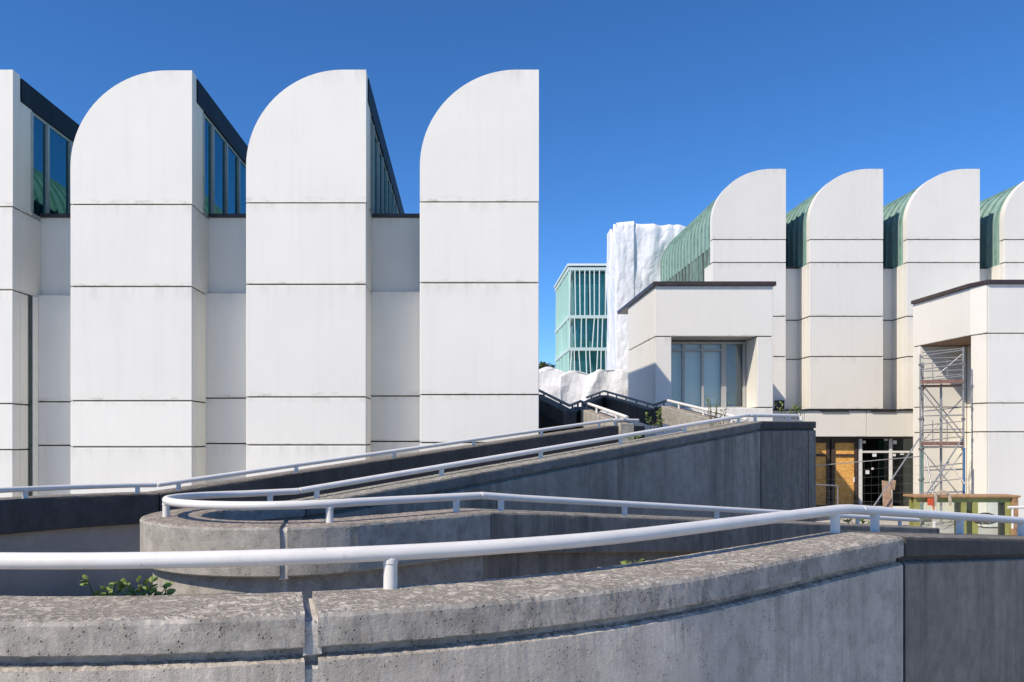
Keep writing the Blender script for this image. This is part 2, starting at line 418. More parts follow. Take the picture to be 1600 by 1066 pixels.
RO, RI = 6.5, 1.67
zo = pl([(-26, -1.0-.088*22.9), (-3.1, -1.0), (0, -1.0), (.45, -1.02), (1.0, -1.16), (1.35, -1.17), (16.0, .38), (18, .40)])
zi = pl([(-24, -1.07-.087*21.8), (-2.2, -1.06), (0, -1.07), (.5, -1.08), (1.0, -1.10), (2.0, -1.08), (16.0, .44), (22, .50)])
po = coping(.60, .12, True, 9, .62); pi_ = coping(.33, .47, False, 9, .60)
outer = thing('ramp_parapet', 'long weathered concrete parapet curving round the outside of the hairpin ramp', 'parapet')
sj = solve(RO+.6, 476, 0, .45); sj2 = solve(RO+.6, 497, 0, .45)
if sj2 > sj: sj, sj2 = sj2, sj
sk_ = solve(RO+.6, 1412, -8, 0)
def oseg(a, b_, step, mat, rough, body=None): return wall_segment('wall_segment', outer, mat, RO, po, zo, a, b_, step, rough, random.random()*50, body, lambda o, d: (o > .3 and d < -.262) or (o < .3 and d < -.63))
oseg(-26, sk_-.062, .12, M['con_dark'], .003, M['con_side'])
oseg(sk_, sj2, .025, M['con_band'], .0036, M['con_front'])
oseg(sj, .62, .025, M['con_band'], .0036, M['con_front'])
oseg(.622, 1.34, .12, M['con_dark'], .004, M['con_bounce'])
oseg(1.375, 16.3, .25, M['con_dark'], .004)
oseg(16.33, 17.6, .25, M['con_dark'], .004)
jp = [(o-.022 if o > 0 else o+.03, min(dz-.05, -.05)) for o, dz in po]
wall_segment('joint_filler', outer, M['mortar'], RO, jp, zo, sj2-.0008, sj+.0004, .02, .008)
wall_segment('joint_filler', outer, M['mortar'], RO, [(o-.06 if o > 0 else o+.03, min(dz-.02, -.02)) for o, dz in po], zo, sk_-.066, sk_+.004, .02, .004)

inner = thing('ramp_parapet', 'concrete parapet making the tight inner loop of the ramp and its long rising dark wall', 'parapet')
def iseg(a, b_, step, mat, rough, body=None): return wall_segment('wall_segment', inner, mat, RI, pi_, zi, a, b_, step, rough, random.random()*50, body, lambda o, d: o < 0 and d < -.262)
r1 = solve(RI+.33, 437, 0, .6); r2 = solve(RI+.33, 449, 0, .6)
if r2 > r1: r1, r2 = r2, r1
k1 = solve(RI+.33, 766, -6, 0); k2 = solve(RI+.33, 1262, -16, -4)
b1 = solve(RI-.47, 1190, 8, 22); b2 = solve(RI-.47, 1264, 8, 26); b3 = solve(RI-.47, 1275, 8, 26)
iseg(-18.6, k2-.02, .3, M['con_side'], .003)
iseg(k2+.0, k1-.02, .2, M['con_side'], .004)
iseg(k1, r2, .05, M['con_ring'], .005)
iseg(r1, 1.9, .05, M['con_ring'], .005)
iseg(1.92, b1-.05, .12, M['con_cope'], .004, M['con_blue'])
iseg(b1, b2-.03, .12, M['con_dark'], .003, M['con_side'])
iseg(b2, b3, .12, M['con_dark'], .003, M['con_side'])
wall_segment('joint_filler', inner, M['mortar'], RI, [(o*.90, min(dz-.04, -.04)) for o, dz in pi_], zi, r2-.002, r1+.002, .02, .006)
wall_segment('joint_filler', inner, M['mortar'], RI, [(o*.97-.005, min(dz-.014, -.014)) for o, dz in pi_], zi, k1-.03, k1+.01, .02, .004)
wall_segment('joint_filler', inner, M['mortar'], RI, [(o*.9, min(dz-.02, -.02)) for o, dz in pi_], zi, b1-.055, b1+.005, .02, .003)

# deck between the two parapets
V = []; Fc = []; ss = []
x = -26
while x < 0: ss.append(x); x += .5
ss += [i/60 for i in range(61)]; x = 1.25
while x < 17: ss.append(x); x += .5
for s in ss:
    a = wpt(RI+.1, s, zi(s)-2.0); b_ = wpt(RO-.0, s, zo(s)-2.0); V += [a, b_]
for i in range(len(ss)-1): Fc.append([2*i, 2*i+1, 2*i+3, 2*i+2])
mesh('ramp_deck', V, Fc, M['con_deck'], kind='structure')

# handrails
def handrail(label, r, ztop, pieces, posts, height, rad=.053):
    h = thing('handrail', label, 'handrail')
    hf = height if callable(height) else (lambda s: height)
    for (a, b_) in pieces:
        ss = samples(a, b_, .12 if r < 3 else .25, r)
        MB().tube([wpt(r, s, ztop(s)+hf(s)) for s in ss], rad*S, 20).build('rail_tube', M['rail'], h, smooth=True)
    for s in posts:
        z = ztop(s)
        b0 = wpt(r, s, z-.02); b1_ = wpt(r, s, z+hf(s)-.01)
        po_ = MB().tube([b0, b1_], .047*S, 16).build('post', M['rail'], h, smooth=True)
        MB().tube([wpt(r, s, z+hf(s)-rad*1.25), wpt(r, s, z+hf(s)-rad*.75)], .052*S, 16).build('weld', M['rail'], po_, smooth=True)
    return h
tk = solve(RO, 1345, -8, 0)
handrail('thick white handrail on the nearest parapet, sweeping across the whole foreground', RO, zo,
         [(-26, tk-.012), (tk+.012, .62)],
         [solve(RO, p, -14, 0) for p in (1367, 1500, 1595)]+[-9.5, -12, -15]+[solve(RO, 1305, -6, 0), solve(RO, 610, 0, .4), .36, .52], .235)
kk = solve(RI, 750, -6, 0); kb = solve(RI, 467, .7, 3)
hi_ = pl([(-18, .18), (-3, .2), (0, .235), (.6, .225), (1., .19), (2., .17), (30, .17)])
bx = solve(RI, 1172, 8, 22)
handrail('white handrail looping round the hairpin and rising along the dark wall', RI, zi,
         [(-18.0, kk-.015), (kk+.015, kb-.015), (kb+.015, bx-.02), (bx+.02, b3-.2)],
         [solve(RI, p, -20, 0) for p in (783, 976, 1120, 1340, 1406, 1460)]+[solve(RI, 713, -4, 0), solve(RI, 515, 0, .45), solve(RI, 254, .2, .65), solve(RI, 422, .7, 2.)]
         + [solve(RI, p, 1, 26) for p in (495, 690, 845, 970, 1070, 1154, 1180, 1232, 1252)], hi_)
k4 = solve(RO, 246, .7, 3); k5 = solve(RO, 958, 8, 22); k6 = solve(RO, 997, 8, 24)
handrail('slim white handrail on the far dark parapet below the tall white piers', RO, zo,
         [(.62, k4-.02), (k4+.02, k5-.02), (k5+.02, k6)],
         [solve(RO, p, .6, 20) for p in (40, 212, 279, 463, 616, 740, 846, 936, 961, 992)], .17, .05)

# ------------------------------------------------------------------ the two shed-roofed halls
def arch(xl, xr, zb, zt, r, n=22, ry=None):
    ry = ry or r
    pts = [(xl, zb), (xr, zb), (xr, zt)]
    for i in range(n+1):
        a = math.pi/2*i/n; pts.append((xl+r-r*math.sin(a), zt-ry+ry*math.cos(a)))
    return pts
def chamfer_box(x0, x1, y0, y1, z0, z1, name, mat, parent, bev=.012):
    return MB().box(x0, x1, y0, y1, z0, z1).build(name, mat, parent, bevel=bev)

def pier(hall, xl, xr, y0, zb, joints, zt, r, depth, mat, gap, lowdepth=None, sides=(1, 1), ry=None):
    """one pier: dark core with front panels and side panels; joints listed downwards"""
    g = gap/2; lowdepth = lowdepth or depth
    core = MB().prism(arch(xl+.045, xr-.045, joints[0]-.6, zt-.05, r-.02, ry=(ry or r)-.02), y0+.06, y0+.34).box(xl+.045, xr-.045, y0+.06, y0+depth+.35, zb, joints[0]-.6 if ry is None else joints[1]-.1).build('pier', M['joint'], hall)
    lv = [zt]+list(joints)+[zb]
    for k in range(len(lv)-1):
        a = lv[k]-(g if k else 0); b_ = lv[k+1]+(g if k < len(lv)-2 else 0)
        if k == 0: MB().prism(arch(xl, xr, b_, a, r, ry=ry), y0, y0+.36).build('panel', mat, core)
        else: chamfer_box(xl, xr, y0, y0+.36, b_, a, 'panel', mat, core)
        dd = depth if k < 2 else lowdepth
        if sides[1]:
            if k == 0: chamfer_box(xr-.14, xr-.004, y0+.38, y0+.98, b_, a-.68, 'side_panel', mat, core)
            else: chamfer_box(xr-.14, xr-.004, y0+.38, y0+dd-.005, b_, a, 'side_panel', mat, core)
        if sides[0] and k > 1: chamfer_box(xl+.004, xl+.14, y0+.38, y0+dd-.005, b_, a, 'side_panel', mat, core)
    return core
def recess(hall, x0, x1, y, levels, mat, gap, yl=None):
    g = gap/2; yl = yl or y
    core = MB().box(x0, x1, max(y, yl)+.05, max(y, yl)+.3, levels[-1], levels[0]).build('recess_wall', M['joint'], hall)
    for k in range(len(levels)-1):
        yy = y if k < 1 else yl
        chamfer_box(x0+.02, x1-.02, yy, max(y, yl)+.2, levels[k+1]+g, levels[k]-(g if k else 0), 'panel', mat, core)
    return core
def shed(hall, xl, xr, y0, y1, zg, zt, r, windows=True, ry=None, seam=.62, stain=False):
    """barrel half-vault behind a pier: copper shell, standing seams, clerestory glazing on the steep side"""
    ry = ry or r
    n = 20; xi = xl+.10; zti = zt-.10; V = []; Fc = []
    prof = [(xi, zg)]+[(xi+r-r*math.cos(math.pi/2*i/n), zti-ry+ry*math.sin(math.pi/2*i/n)) for i in range(n+1)]+[(xr-.02, zti)]
    th = .14; ins = [(x+th*.9 if i < len(prof)-1 else x, z-th*(0 if i == 0 else min(1, i/8))) for i, (x, z) in enumerate(prof)]
    loop = prof+ins[::-1]
    mb = MB(); k = len(loop)
    mb.v = [Vector((x, y0, z)) for x, z in loop]+[Vector((x, y1, z)) for x, z in loop]
    for i in range(k): mb.f.append([i, i+k, (i+1) % k+k, (i+1) % k])
    m = len(prof)
    for i in range(m-1):
        mb.f.append([i, i+1, k-2-i, k-1-i]); mb.f.append([i+k, k+k-1-i, k+k-2-i, i+1+k])
    roof = mb.build('vault_roof', M['copper'], hall, smooth=True)
    # gable closing the far end, room floor
    MB().prism([(xl+.1, zg)]+[(xr-.1, zg), (xr-.1, zti-.05)]+[(x+.05, z-.05) for x, z in prof[::-1][1:]], y1-.25, y1-.01).build('gable_wall', M['white_far'], hall)
    # seams
    mb = MB(); w = .03
    for i in range(m-1):
        (xa, za), (xb, zb_) = prof[i], prof[i+1]
        d = Vector((xb-xa, 0, zb_-za)).normalized(); nn = Vector((-d.z, 0, d.x))
        if i == 0: na = nn
        a0 = Vector((xa, 0, za)); b0 = Vector((xb, 0, zb_)); h = .085
        mb.add([a0+Vector((0, -w, 0)), a0+Vector((0, w, 0)), b0+Vector((0, w, 0)), b0+Vector((0, -w, 0)),
                a0+nn*h+Vector((0, -w*.5, 0)), a0+nn*h+Vector((0, w*.5, 0)), b0+nn*h+Vector((0, w*.5, 0)), b0+nn*h+Vector((0, -w*.5, 0))],
               [(4, 5, 6, 7), (0, 4, 7, 3), (1, 2, 6, 5)])
    first = None; y = y0+.35
    while y < y1-.1:
        if first is None: first = mb.build('seam', M['copper_seam'], roof); o = first
        else:
            o = first.copy(); COL.objects.link(o)
        o.location.y = y; y += seam*1.05
    if stain:      # replaced lower sheets of the vault, dark with run-off
        q = [(xi-.012, zg), (xi-.012, zti-ry-1.15), (xi-.03, zti-ry-1.14), (xi-.03, zti-ry-1.10), (xi-.001, zti-ry-1.09)]
        mb = MB(); kk_ = len(q); mb.v = [Vector((x, y0+.01, z)) for x, z in q]+[Vector((x, y1-.01, z)) for x, z in q]
        mb.f = [[i, i+1, i+1+kk_, i+kk_] for i in range(kk_-1)]
        mb.build('lower_sheet', M['copper_stain'], roof)
    # fascia + glazing on the vertical side
    if windows:
        yy = y0+.02
        f = None
        while yy < y1-.2:
            e = min(yy+2.75, y1-.02)
            MB().box(xr-.06, xr+.03, yy+.006, e-.006, zt-.72, zt-.06).build('fascia', M['fascia'], hall, bevel=.008)
            yy = e
        fm = MB(); fm.box(xr-.09, xr-.03, y0+.6, y1-.1, zt-.80, zt-.72); fm.box(xr-.10, xr-.01, y0+.6, y1-.1, zg+.02, zg+.14)
        ys = [y0+.6]; yy = y0+1.5
        while yy < y1-.6: ys.append(yy); yy += 1.38
        ys.append(y1-.2)
        for q in ys: fm.box(xr-.12, xr+.02, q-.055, q+.055, zg+.14, zt-.80)
        cl = fm.build('clerestory_window', M['mull'], hall)
        for a, b_ in zip(ys, ys[1:]):
            MB().box(xr-.075, xr-.055, a+.05, b_-.05, zg+.13, zt-.79).build('pane', M['glass_blue'], cl)
    MB().box(xl+.12, xr-.13, y0+.1, y1-.3, zg-.06, zg+.01).build('gallery_floor', M['dark'], hall)
    return roof

# ---- left hall
YL = 22.0; kL = YL/F
hallL = thing('exhibition_hall', 'tall white panelled exhibition hall on the left with rounded shed piers and blue clerestory windows', 'museum hall')
zr = CZ
ptop = zr+(VY-109)*kL
rights = [20, 300, 572, 842]; lefts = [-172, 110, 384.5, 656]
jts = [[323, 453, 631, 703], [319.5, 448, 626.5, 698.5], [317, 444.5, 620.5, 695.5], [315.5, 442, 617, 692]]
YE = 36.2
for i in range(4):
    xl, xr = (lefts[i]-VX)*kL, (rights[i]-VX)*kL
    zt = ptop-(.02 if i == 1 else 0)
    J = [zr+(VY-j)*kL for j in jts[i]]
    pier(hallL, xl, xr, YL, 0, J, zt, 2.66, 1.47, M['white'], .036, 1.22)
    shed(hallL, xl, xr, YL+.37, YE, J[0]-.02, zt, 2.66)
for i in range(3):
    x0, x1 = (rights[i]-VX)*kL-.1, (lefts[i+1]-VX)*kL+.1
    J = [zr+(VY-j)*kL for j in jts[i+1]]
    zt = zr+(VY-340)*(YL+1.47)/F
    recess(hallL, x0, x1, YL+1.47, [zt, J[1]+.0, J[2]+.03, J[3]+.03, 0], M['white'], .036, YL+1.22)
    MB().box(x0+.1, x1-.1, YL+1.40, YL+1.75, zt+.004, zt+.10).build('gutter_cap', M['flash'], hallL, bevel=.01)
    MB().box(x0+.1, x1-.1, YL+1.755, YE, zt-.3, zt+.02).build('gutter_roof', M['flash'], hallL)
    # slit window beside the pier
    if i == 0:
        sm = MB().box(x0+.1, x0+.16, YL+.92, YL+1.21, 0.2, J[1]-.1).build('slit_window', M['frame_white'], hallL)
        MB().box(x0+.105, x0+.145, YL+.78, YL+.915, 0.2, J[1]-.1).build('pane', M['glass_dark'], sm)
MB().box((lefts[0]-VX)*kL, (rights[3]-VX)*kL-.15, YL+1.8, YE, 0, zr+(VY-342)*kL-.4).build('rear_wall', M['white_far'], hallL)
# stepped low wall behind the last pier
# ---- right hall
YR = 39.5; kR = YR/F
hallR = thing('exhibition_hall', 'far white exhibition hall on the right with green copper shed vaults behind its piers', 'museum hall')
rr = [1228, 1380, 1531, 1683, 1835]; ll = [1113, 1265, 1417, 1569, 1720]
JR = [374.5, 410.5, 494.5, 557.5]
topR = zr+(VY-264)*kR; zbR = zr+(VY-639)*kR
for i in range(5):
    xl, xr = (ll[i]-VX)*kR, (rr[i]-VX)*kR
    J = [zr+(VY-j)*kR for j in JR]
    pier(hallR, xl, xr, YR, zbR, J, topR, 2.95, 1.32, M['white_far'], .05, 1.32, ry=2.55)
    shed(hallR, xl, xr, YR+.37, 55.2, J[1]-(1.5 if i == 0 else .05), topR, 2.95, ry=2.55, stain=(i == 0))
for i in range(4):
    x0, x1 = (rr[i]-VX)*kR-.1, (ll[i+1]-VX)*kR+.1
    J = [zr+(VY-j)*kR for j in JR]
    zt = J[1]-.02
    recess(hallR, x0, x1, YR+1.32, [zt, J[2], J[3], zbR], M['white_far'], .05)
    MB().box(x0+.1, x1-.1, YR+1.28, YR+1.6, zt+.004, zt+.09).build('gutter_cap', M['flash'], hallR, bevel=.01)
    MB().box(x0+.1, x1-.1, YR+1.605, 55, zt-.3, zt+.02).build('gutter_roof', M['flash'], hallR)
xa, xb = (ll[0]-VX)*kR, (rr[4]-VX)*kR
MB().box(xa+.2, xb-.2, YR+1.7, 55, zbR-.6, zr+(VY-410)*kR-.5).build('rear_wall', M['white_far'], hallR)
# raised-floor edge: white band over the shopfront
zb0 = CZ+.02
bandx = [PX(1120, YR), PX(1258, YR), PX(1355, YR), PX(1452, YR), PX(1560, YR), PX(1680, YR)]
bc = MB().box(bandx[0]+.05, bandx[-1], YR+.12, YR+1.6, zb0+.03, zbR-.12).build('floor_edge', M['joint'], hallR)
for a, b_ in zip(bandx, bandx[1:]): chamfer_box(a+.012, b_-.012, YR+.06, YR+.16, zb0, zbR-.09, 'panel', M['white_far'], bc)
MB().box(bandx[0]+.1, bandx[-1], YR-.03, YR+.2, zbR-.075, zbR-.02).build('flashing_strip', M['flash'], hallR)
for (a, b_) in ((1284, 1326), (1362, 1400)):
    MB().box(PX(a, YR), PX(b_, YR), YR-.02, YR+.055, zbR-.15, zbR-.078).build('loose_flashing', M['flash'], hallR)
MB().box(PX(1210, YR), PX(1222, YR), YR-.28, YR-.02, zr+(VY-640)*kR, zr+(VY-626)*kR).build('vent_box', M['dark'], hallR)
# ground-floor shopfront
YD = YR+.45; zh = zb0-.01
MB().box(bandx[0]+.05, bandx[-1], YR+.2, YR+1.6, zh-.10, zh+.02).build('lintel', M['brown'], hallR)
def leaf(x0, x1, boards):
    f = MB(); w = .16
    f.box(x0, x0+w, YD, YD+.12, .02, zh-.10); f.box(x1-w, x1, YD, YD+.12, .02, zh-.10)
    f.box(x0+w, x1-w, YD+.003, YD+.117, zh-.30, zh-.10); f.box(x0+w, x1-w, YD+.003, YD+.117, zh-.98, zh-.86); f.box(x0+w, x1-w, YD+.003, YD+.117, .02, .2)
    d = f.build('door', M['brown'], hallR)
    MB().box(x0+w, x1-w, YD+.05, YD+.08, zh-.86, zh-.30).build('board', M['osb'], d)
    MB().box(x0+w, x1-w, YD+.05, YD+.08, .2, zh-.98).build('board', M['osb'], d)
    return d
x = PX(1240, YD)
leaf(PX(1237, YD), PX(1297, YD)-.02, 1); d2 = leaf(PX(1300, YD), PX(1340, YD), 1)
MB().box(PX(1333, YD), PX(1335, YD), YD-.03, YD, 1.35, 1.6).build('lock_plate', M['sticker'], d2)
def shopwin(x0, x1, div, stick):
    f = MB(); w = .15
    for xx in [x0]+div+[x1]: f.box(xx-w/2, xx+w/2, YD, YD+.12, .02, zh-.10)
    f.box(x0+w/2, x1-w/2, YD+.003, YD+.117, .02, .14)
    f.box(x0+w/2, x1-w/2, YD+.003, YD+.117, zh-.80, zh-.70)
    win = f.build('shop_window', M['frame_white'], hallR)
    e = [x0]+div+[x1]
    for a, b_ in zip(e, e[1:]):
        MB().box(a+.07, b_-.07, YD+.05, YD+.07, .13, zh-.79).build('pane', M['glass_dark'], win)
        MB().box(a+.07, b_-.07, YD+.05, YD+.07, zh-.71, zh-.10).build('pane', M['glass_dark'], win)
    for (sx, sy, sw) in stick:
        c = P(sx, sy, YD); MB().box(c.x-sw, c.x+sw, YD+.035, YD+.048, c.z-sw, c.z+sw).build('sticker', M['sticker'], win)
shopwin(PX(1345, YD), PX(1435, YD), [PX(1392, YD)], [(1351, 691, .07), (1385, 686, .09), (1399, 691, .09), (1367, 710.5, .10), (1410, 708, .09), (1356, 738, .09), (1398, 711, .07), (1364, 732.5, .05)])
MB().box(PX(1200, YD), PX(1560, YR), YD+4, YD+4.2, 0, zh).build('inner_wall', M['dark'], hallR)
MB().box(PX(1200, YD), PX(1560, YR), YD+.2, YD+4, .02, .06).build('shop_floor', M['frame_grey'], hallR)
col = MB().tube([(PX(1384, YD+1.2), YD+1.2, .06), (PX(1384, YD+1.2), YD+1.2, zh-.15)], .33, 20).build('column', M['mint'], hallR, smooth=True)
MB().box(PX(1346, YD), PX(1380, YD), YD+2.2, YD+2.5, .95, 1.25).build('counter', M['frame_grey'], hallR)

# ------------------------------------------------------------------ window block beside the far hall
def cap(poly, z0, z1, parent, mat=M['flash_brown']):
    return MB().slab(poly, z0, z1).build('coping', mat, parent, bevel=.015)
bk = thing('corner_block', 'white cube-like corner block with a large recessed grey window and dark roof edge', 'building block')
X0, X1, Y0, Y1 = 7.65, 12.36, 32.0, 37.3
zc = CZ+(VY-447)*Y0/F; zj = CZ+(VY-526)*Y0/F; zs = CZ+(VY-637)*Y0/F
ox0, ox1 = PX(1049, Y0), PX(1183, Y0); YW = 33.2
core = MB()
core.box(X0+.05, X1-.05, Y0+.05, Y1-.05, zj+.05, zc); core.box(X0+.05, ox0-.05, Y0+.05, Y1-.05, 0, zj+.05); core.box(ox1+.05, X1-.05, Y0+.05, Y1-.05, 0, zj+.05)
core.box(ox0-.05, ox1+.05, Y0+.05, Y1-.05, 0, zs-.05)
wl = core.build('wall', M['joint'], bk); g = .02
chamfer_box(X0, X1, Y0, Y0+.3, zj+g, zc-.003, 'panel', M['white_far'], wl)
chamfer_box(X0, ox0, Y0, Y0+.3, zs+g, zj-g, 'panel', M['white_far'], wl)
chamfer_box(ox1, X1, Y0, Y0+.3, zs+g, zj-g, 'panel', M['white_far'], wl)
chamfer_box(X0, X1, Y0+.01, Y0+.3, .05, zs-g, 'panel', M['white_far'], wl)
chamfer_box(X0, X0+.2, Y0+.302, Y1, zj+g, zc-.003, 'panel', M['white_far'], wl)
chamfer_box(X0, X0+.2, Y0+.302, Y1, .05, zj-g, 'panel', M['white_far'], wl)
chamfer_box(X1-.2, X1, Y0+.302, YR, zj+g, zc-.003, 'panel', M['white_far'], wl)
chamfer_box(X1-.2, X1, Y0+.302, YR, .05, zj-g, 'panel', M['white_far'], wl)
chamfer_box(ox1, ox1+.1, Y0+.302, YW+.25, zs+g, zj-g, 'jamb_panel', M['white_far'], wl)
MB().box(ox0-.1, ox1+.05, Y0+.302, YW+.3, zj+.0, zj+.05).build('soffit', M['frame_grey'], wl)
MB().box(ox0-.02, ox1+.0, Y0+.302, YW+.4, zs-.04, zs-.0).build('sill', M['frame_white'], wl)
o_ = .10
cap([(X0-o_, Y0-o_), (X1+o_, Y0-o_), (X1+o_, YR-.1), (X0-o_, YR-.1)], zc, zc+.17, bk)
MB().box(X0+1.5, X1-.25, Y1, YR, 0.05, zc-.1).build('link_wall', M['white_far'], bk)
f = MB(); wz0, wz1 = zs, zj-.06
xs = [ox0+.05, PX(1068, YW), PX(1098, YW), PX(1131, YW), PX(1163, YW)]; wd = [.10, .10, .10, .2, .12]
for xx, w_ in zip(xs, wd): f.box(xx-w_/2, xx+w_/2, YW, YW+.14, wz0+.08, wz1-.1)
f.box(xs[0]-.05, ox1, YW+.003, YW+.137, wz0, wz0+.08); f.box(xs[0]-.05, ox1, YW+.003, YW+.137, wz1-.1, wz1)
zt_ = PZ(547, YW)
f.box(xs[0]+.05, xs[3]-.1, YW+.006, YW+.12, zt_-.04, zt_+.04)
win = f.build('window', M['frame_grey'], bk)
for i in range(4):
    a, b_ = xs[i]+wd[i]/2-.01, xs[i+1]-wd[i+1]/2+.01
    if i < 3:
        MB().box(a, b_, YW+.06, YW+.08, wz0+.07, zt_-.03).build('pane', M['glass'], win); MB().box(a, b_, YW+.06, YW+.08, zt_+.03, wz1-.09).build('pane', M['glass'], win)
    else: MB().box(a, b_, YW+.06, YW+.08, wz0+.07, wz1-.09).build('pane', M['glass'], win)
MB().box(ox0, xs[3]-.02, YW+.30, YW+.34, wz0, wz1).build('roller_blind', M['room'], bk)
MB().box(xs[3]+.02, ox1, YW+.9, YW+1.0, wz0, wz1).build('room_wall', M['room'], bk)
MB().box(xs[3]+.1, xs[4], YW+.4, YW+.43, wz0, wz1-.05).build('blind', M['frame_grey'], bk)

# ------------------------------------------------------------------ block with the tall open niche (scaffold in front)
b2k = thing('corner_block', 'white corner block at the right edge with a tall niche in its left side', 'building block')
X0, Y0, Y1, X1 = 20.4, 31.5, 36.35, 30.0
zc = CZ+(VY-444)*Y0/F; zj = CZ+(VY-521)*Y0/F; zk = CZ+(VY-630)*Y0/F; zl = CZ+(VY-675)*Y0/F
cxy = [(X0, 32.2), (20.62, Y0)]
nx = 22.5; ny0, ny1 = 32.2, 35.8
cm = MB()
cm.slab([(X0+.05, 32.25), (20.66, Y0+.05), (X1, Y0+.05), (X1, Y1-.05), (X0+.05, Y1-.05)], zj+.05, zc)
cm.slab([(X0+.05, 32.19), (20.66, Y0+.05), (X1, Y0+.05), (X1, 32.19)], 0, zj+.05)
cm.box(nx+.1, X1, 32.195, ny1+.1, 0, zj+.05); cm.box(X0+.05, X1, ny1+.1, Y1-.05, 0, zj+.05)
wl = cm.build('wall', M['joint'], b2k); g = .02
lv = [zc-.003, zj, zk, zl, 0.03]
xj = PX(1543, Y0)
for k in range(4):
    hi2, lo2 = lv[k]-(g if k else 0), lv[k+1]+g
    chamfer_box(xj+.015, X1, Y0, Y0+.2, lo2, hi2, 'panel', M['white_far'], wl)
    MB().slab([(X0, 32.2), (xj-.015, Y0), (xj-.015, Y0+.2), (X0+.2, 32.2)], lo2, hi2).build('corner_panel', M['white_far'], wl, bevel=.01)
    if k == 0: chamfer_box(X0, X0+.2, 32.205, Y1, lo2, hi2, 'panel', M['white_far'], wl)
    else:
        chamfer_box(X0, X0+.2, ny1+.0, Y1, lo2, hi2, 'panel', M['white_far'], wl)
        chamfer_box(X0+.205, nx, ny1, ny1+.1, lo2, hi2, 'jamb_panel', M['white_far'], wl)
        chamfer_box(nx, nx+.1, 33.6, ny1-.01, lo2, hi2, 'jamb_panel', M['white_far'], wl)
MB().box(X0+.06, nx+.05, 32.2, ny1, zj+.0, zj+.05).build('soffit', M['wood_pale'], wl)
gw = MB()
for q in (32.25, 32.9, 33.55): gw.box(nx, nx+.1, q-.05, q+.05, .05, zj-.02)
for q in (.05, 1.5, 3.2, 5.0, zj-.15): gw.box(nx+.004, nx+.096, 32.3, 33.5, q, q+.1)
gw = gw.build('window', M['mint'], b2k)
for a, b_ in ((32.3, 32.85), (32.95, 33.5)): MB().box(nx+.04, nx+.06, a, b_, .1, zj-.1).build('pane', M['glass_green'], gw)
o_ = .1
cap([(X0-o_, 32.2), (20.58, Y0-o_), (X1, Y0-o_), (X1, Y1), (X0-o_, Y1)], zc, zc+.16, b2k)
MB().box(X0+2.5, X1, Y1, YR-.05, 0.05, zc-.1).build('link_wall', M['white_far'], b2k)

# ------------------------------------------------------------------ walkway parapets running back between the halls
def walkway(label, pts, width, beam, body, mat, rail_label, rail_h=.17, rm='rail'):
    """pts: (px, py, D) of the rail line; the beam sits below it"""
    w_ = thing('walkway_parapet', label, 'parapet'); h = thing('handrail', rail_label, 'handrail')
    q = [P(*a) for a in pts]
    for a, b_ in zip(q, q[1:]):
        d = (b_-a).normalized(); side = Vector((d.y, -d.x, 0)).normalized()*width/2
        A, B = a-Vector((0, 0, rail_h)), b_-Vector((0, 0, rail_h)); dz = Vector((0, 0, beam))
        mb = MB(); mb.add([A-side, A+side, B+side, B-side, A-side-dz, A+side-dz, B+side-dz, B-side-dz],
                          [(0,1,2,3),(7,6,5,4),(0,4,5,1),(1,5,6,2),(2,6,7,3),(3,7,4,0)])
        mb.build('beam', mat, w_, bevel=.015)
        if body:
            s2 = side*.6; e1 = Vector((A.x, A.y, max(0, A.z-body))); e2 = Vector((B.x, B.y, max(0, B.z-body)))
            mb = MB(); mb.add([A-s2-dz, A+s2-dz, B+s2-dz, B-s2-dz, e1-s2, e1+s2, e2+s2, e2-s2],
                              [(0,1,2,3),(7,6,5,4),(0,4,5,1),(1,5,6,2),(2,6,7,3),(3,7,4,0)])
            mb.build('wall', mat, w_)
        MB().tube([a, b_], .042, 12).build('rail_tube', M[rm], h, smooth=True)
        n = max(2, int((b_-a).length/1.3))
        for i in range(n):
            p = a.lerp(b_, (i+.5)/n); MB().tube([p-Vector((0, 0, rail_h+.01)), p], .03, 8).build('post', M[rm], h, smooth=True)
walkway('dark shaded walkway wall zigzagging back between the two halls', [(838, 608, 26.5), (890, 634, 23.6), (907, 627, 25.0), (919, 632, 23.5)], .4, .45, 6, M['con_dark'],  # dark mix puts the left hall's shade into the wall colour
        'handrail on the shaded zigzag wall beside the tall white pier', rm='rail_shade')
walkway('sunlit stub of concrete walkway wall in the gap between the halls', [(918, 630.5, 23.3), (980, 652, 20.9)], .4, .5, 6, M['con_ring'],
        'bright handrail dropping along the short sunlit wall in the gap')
walkway('dark walkway beam rising to a peak in front of the wrapped mound', [(917, 621, 30.5), (943.5, 611, 33.0), (1021.5, 633, 26.4), (1043, 626, 25.6)], .4, .5, 0, M['con_dark'],  # beam colour darkened for shade; its sunlit continuation uses the pale mix
        'handrail on the dark peaked walkway beam', rm='rail_shade')
walkway('pale concrete walkway beam below the large recessed window', [(1043.5, 626, 25.3), (1168, 656, 20.4)], .45, .55, 0, M['con_ring'],
        'handrail on the pale beam below the large recessed window')
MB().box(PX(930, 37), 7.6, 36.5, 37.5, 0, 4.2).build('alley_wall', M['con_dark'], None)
tag(bpy.data.objects['alley_wall'], 'dark low concrete wall deep in the gap behind the peaked beam', 'wall')

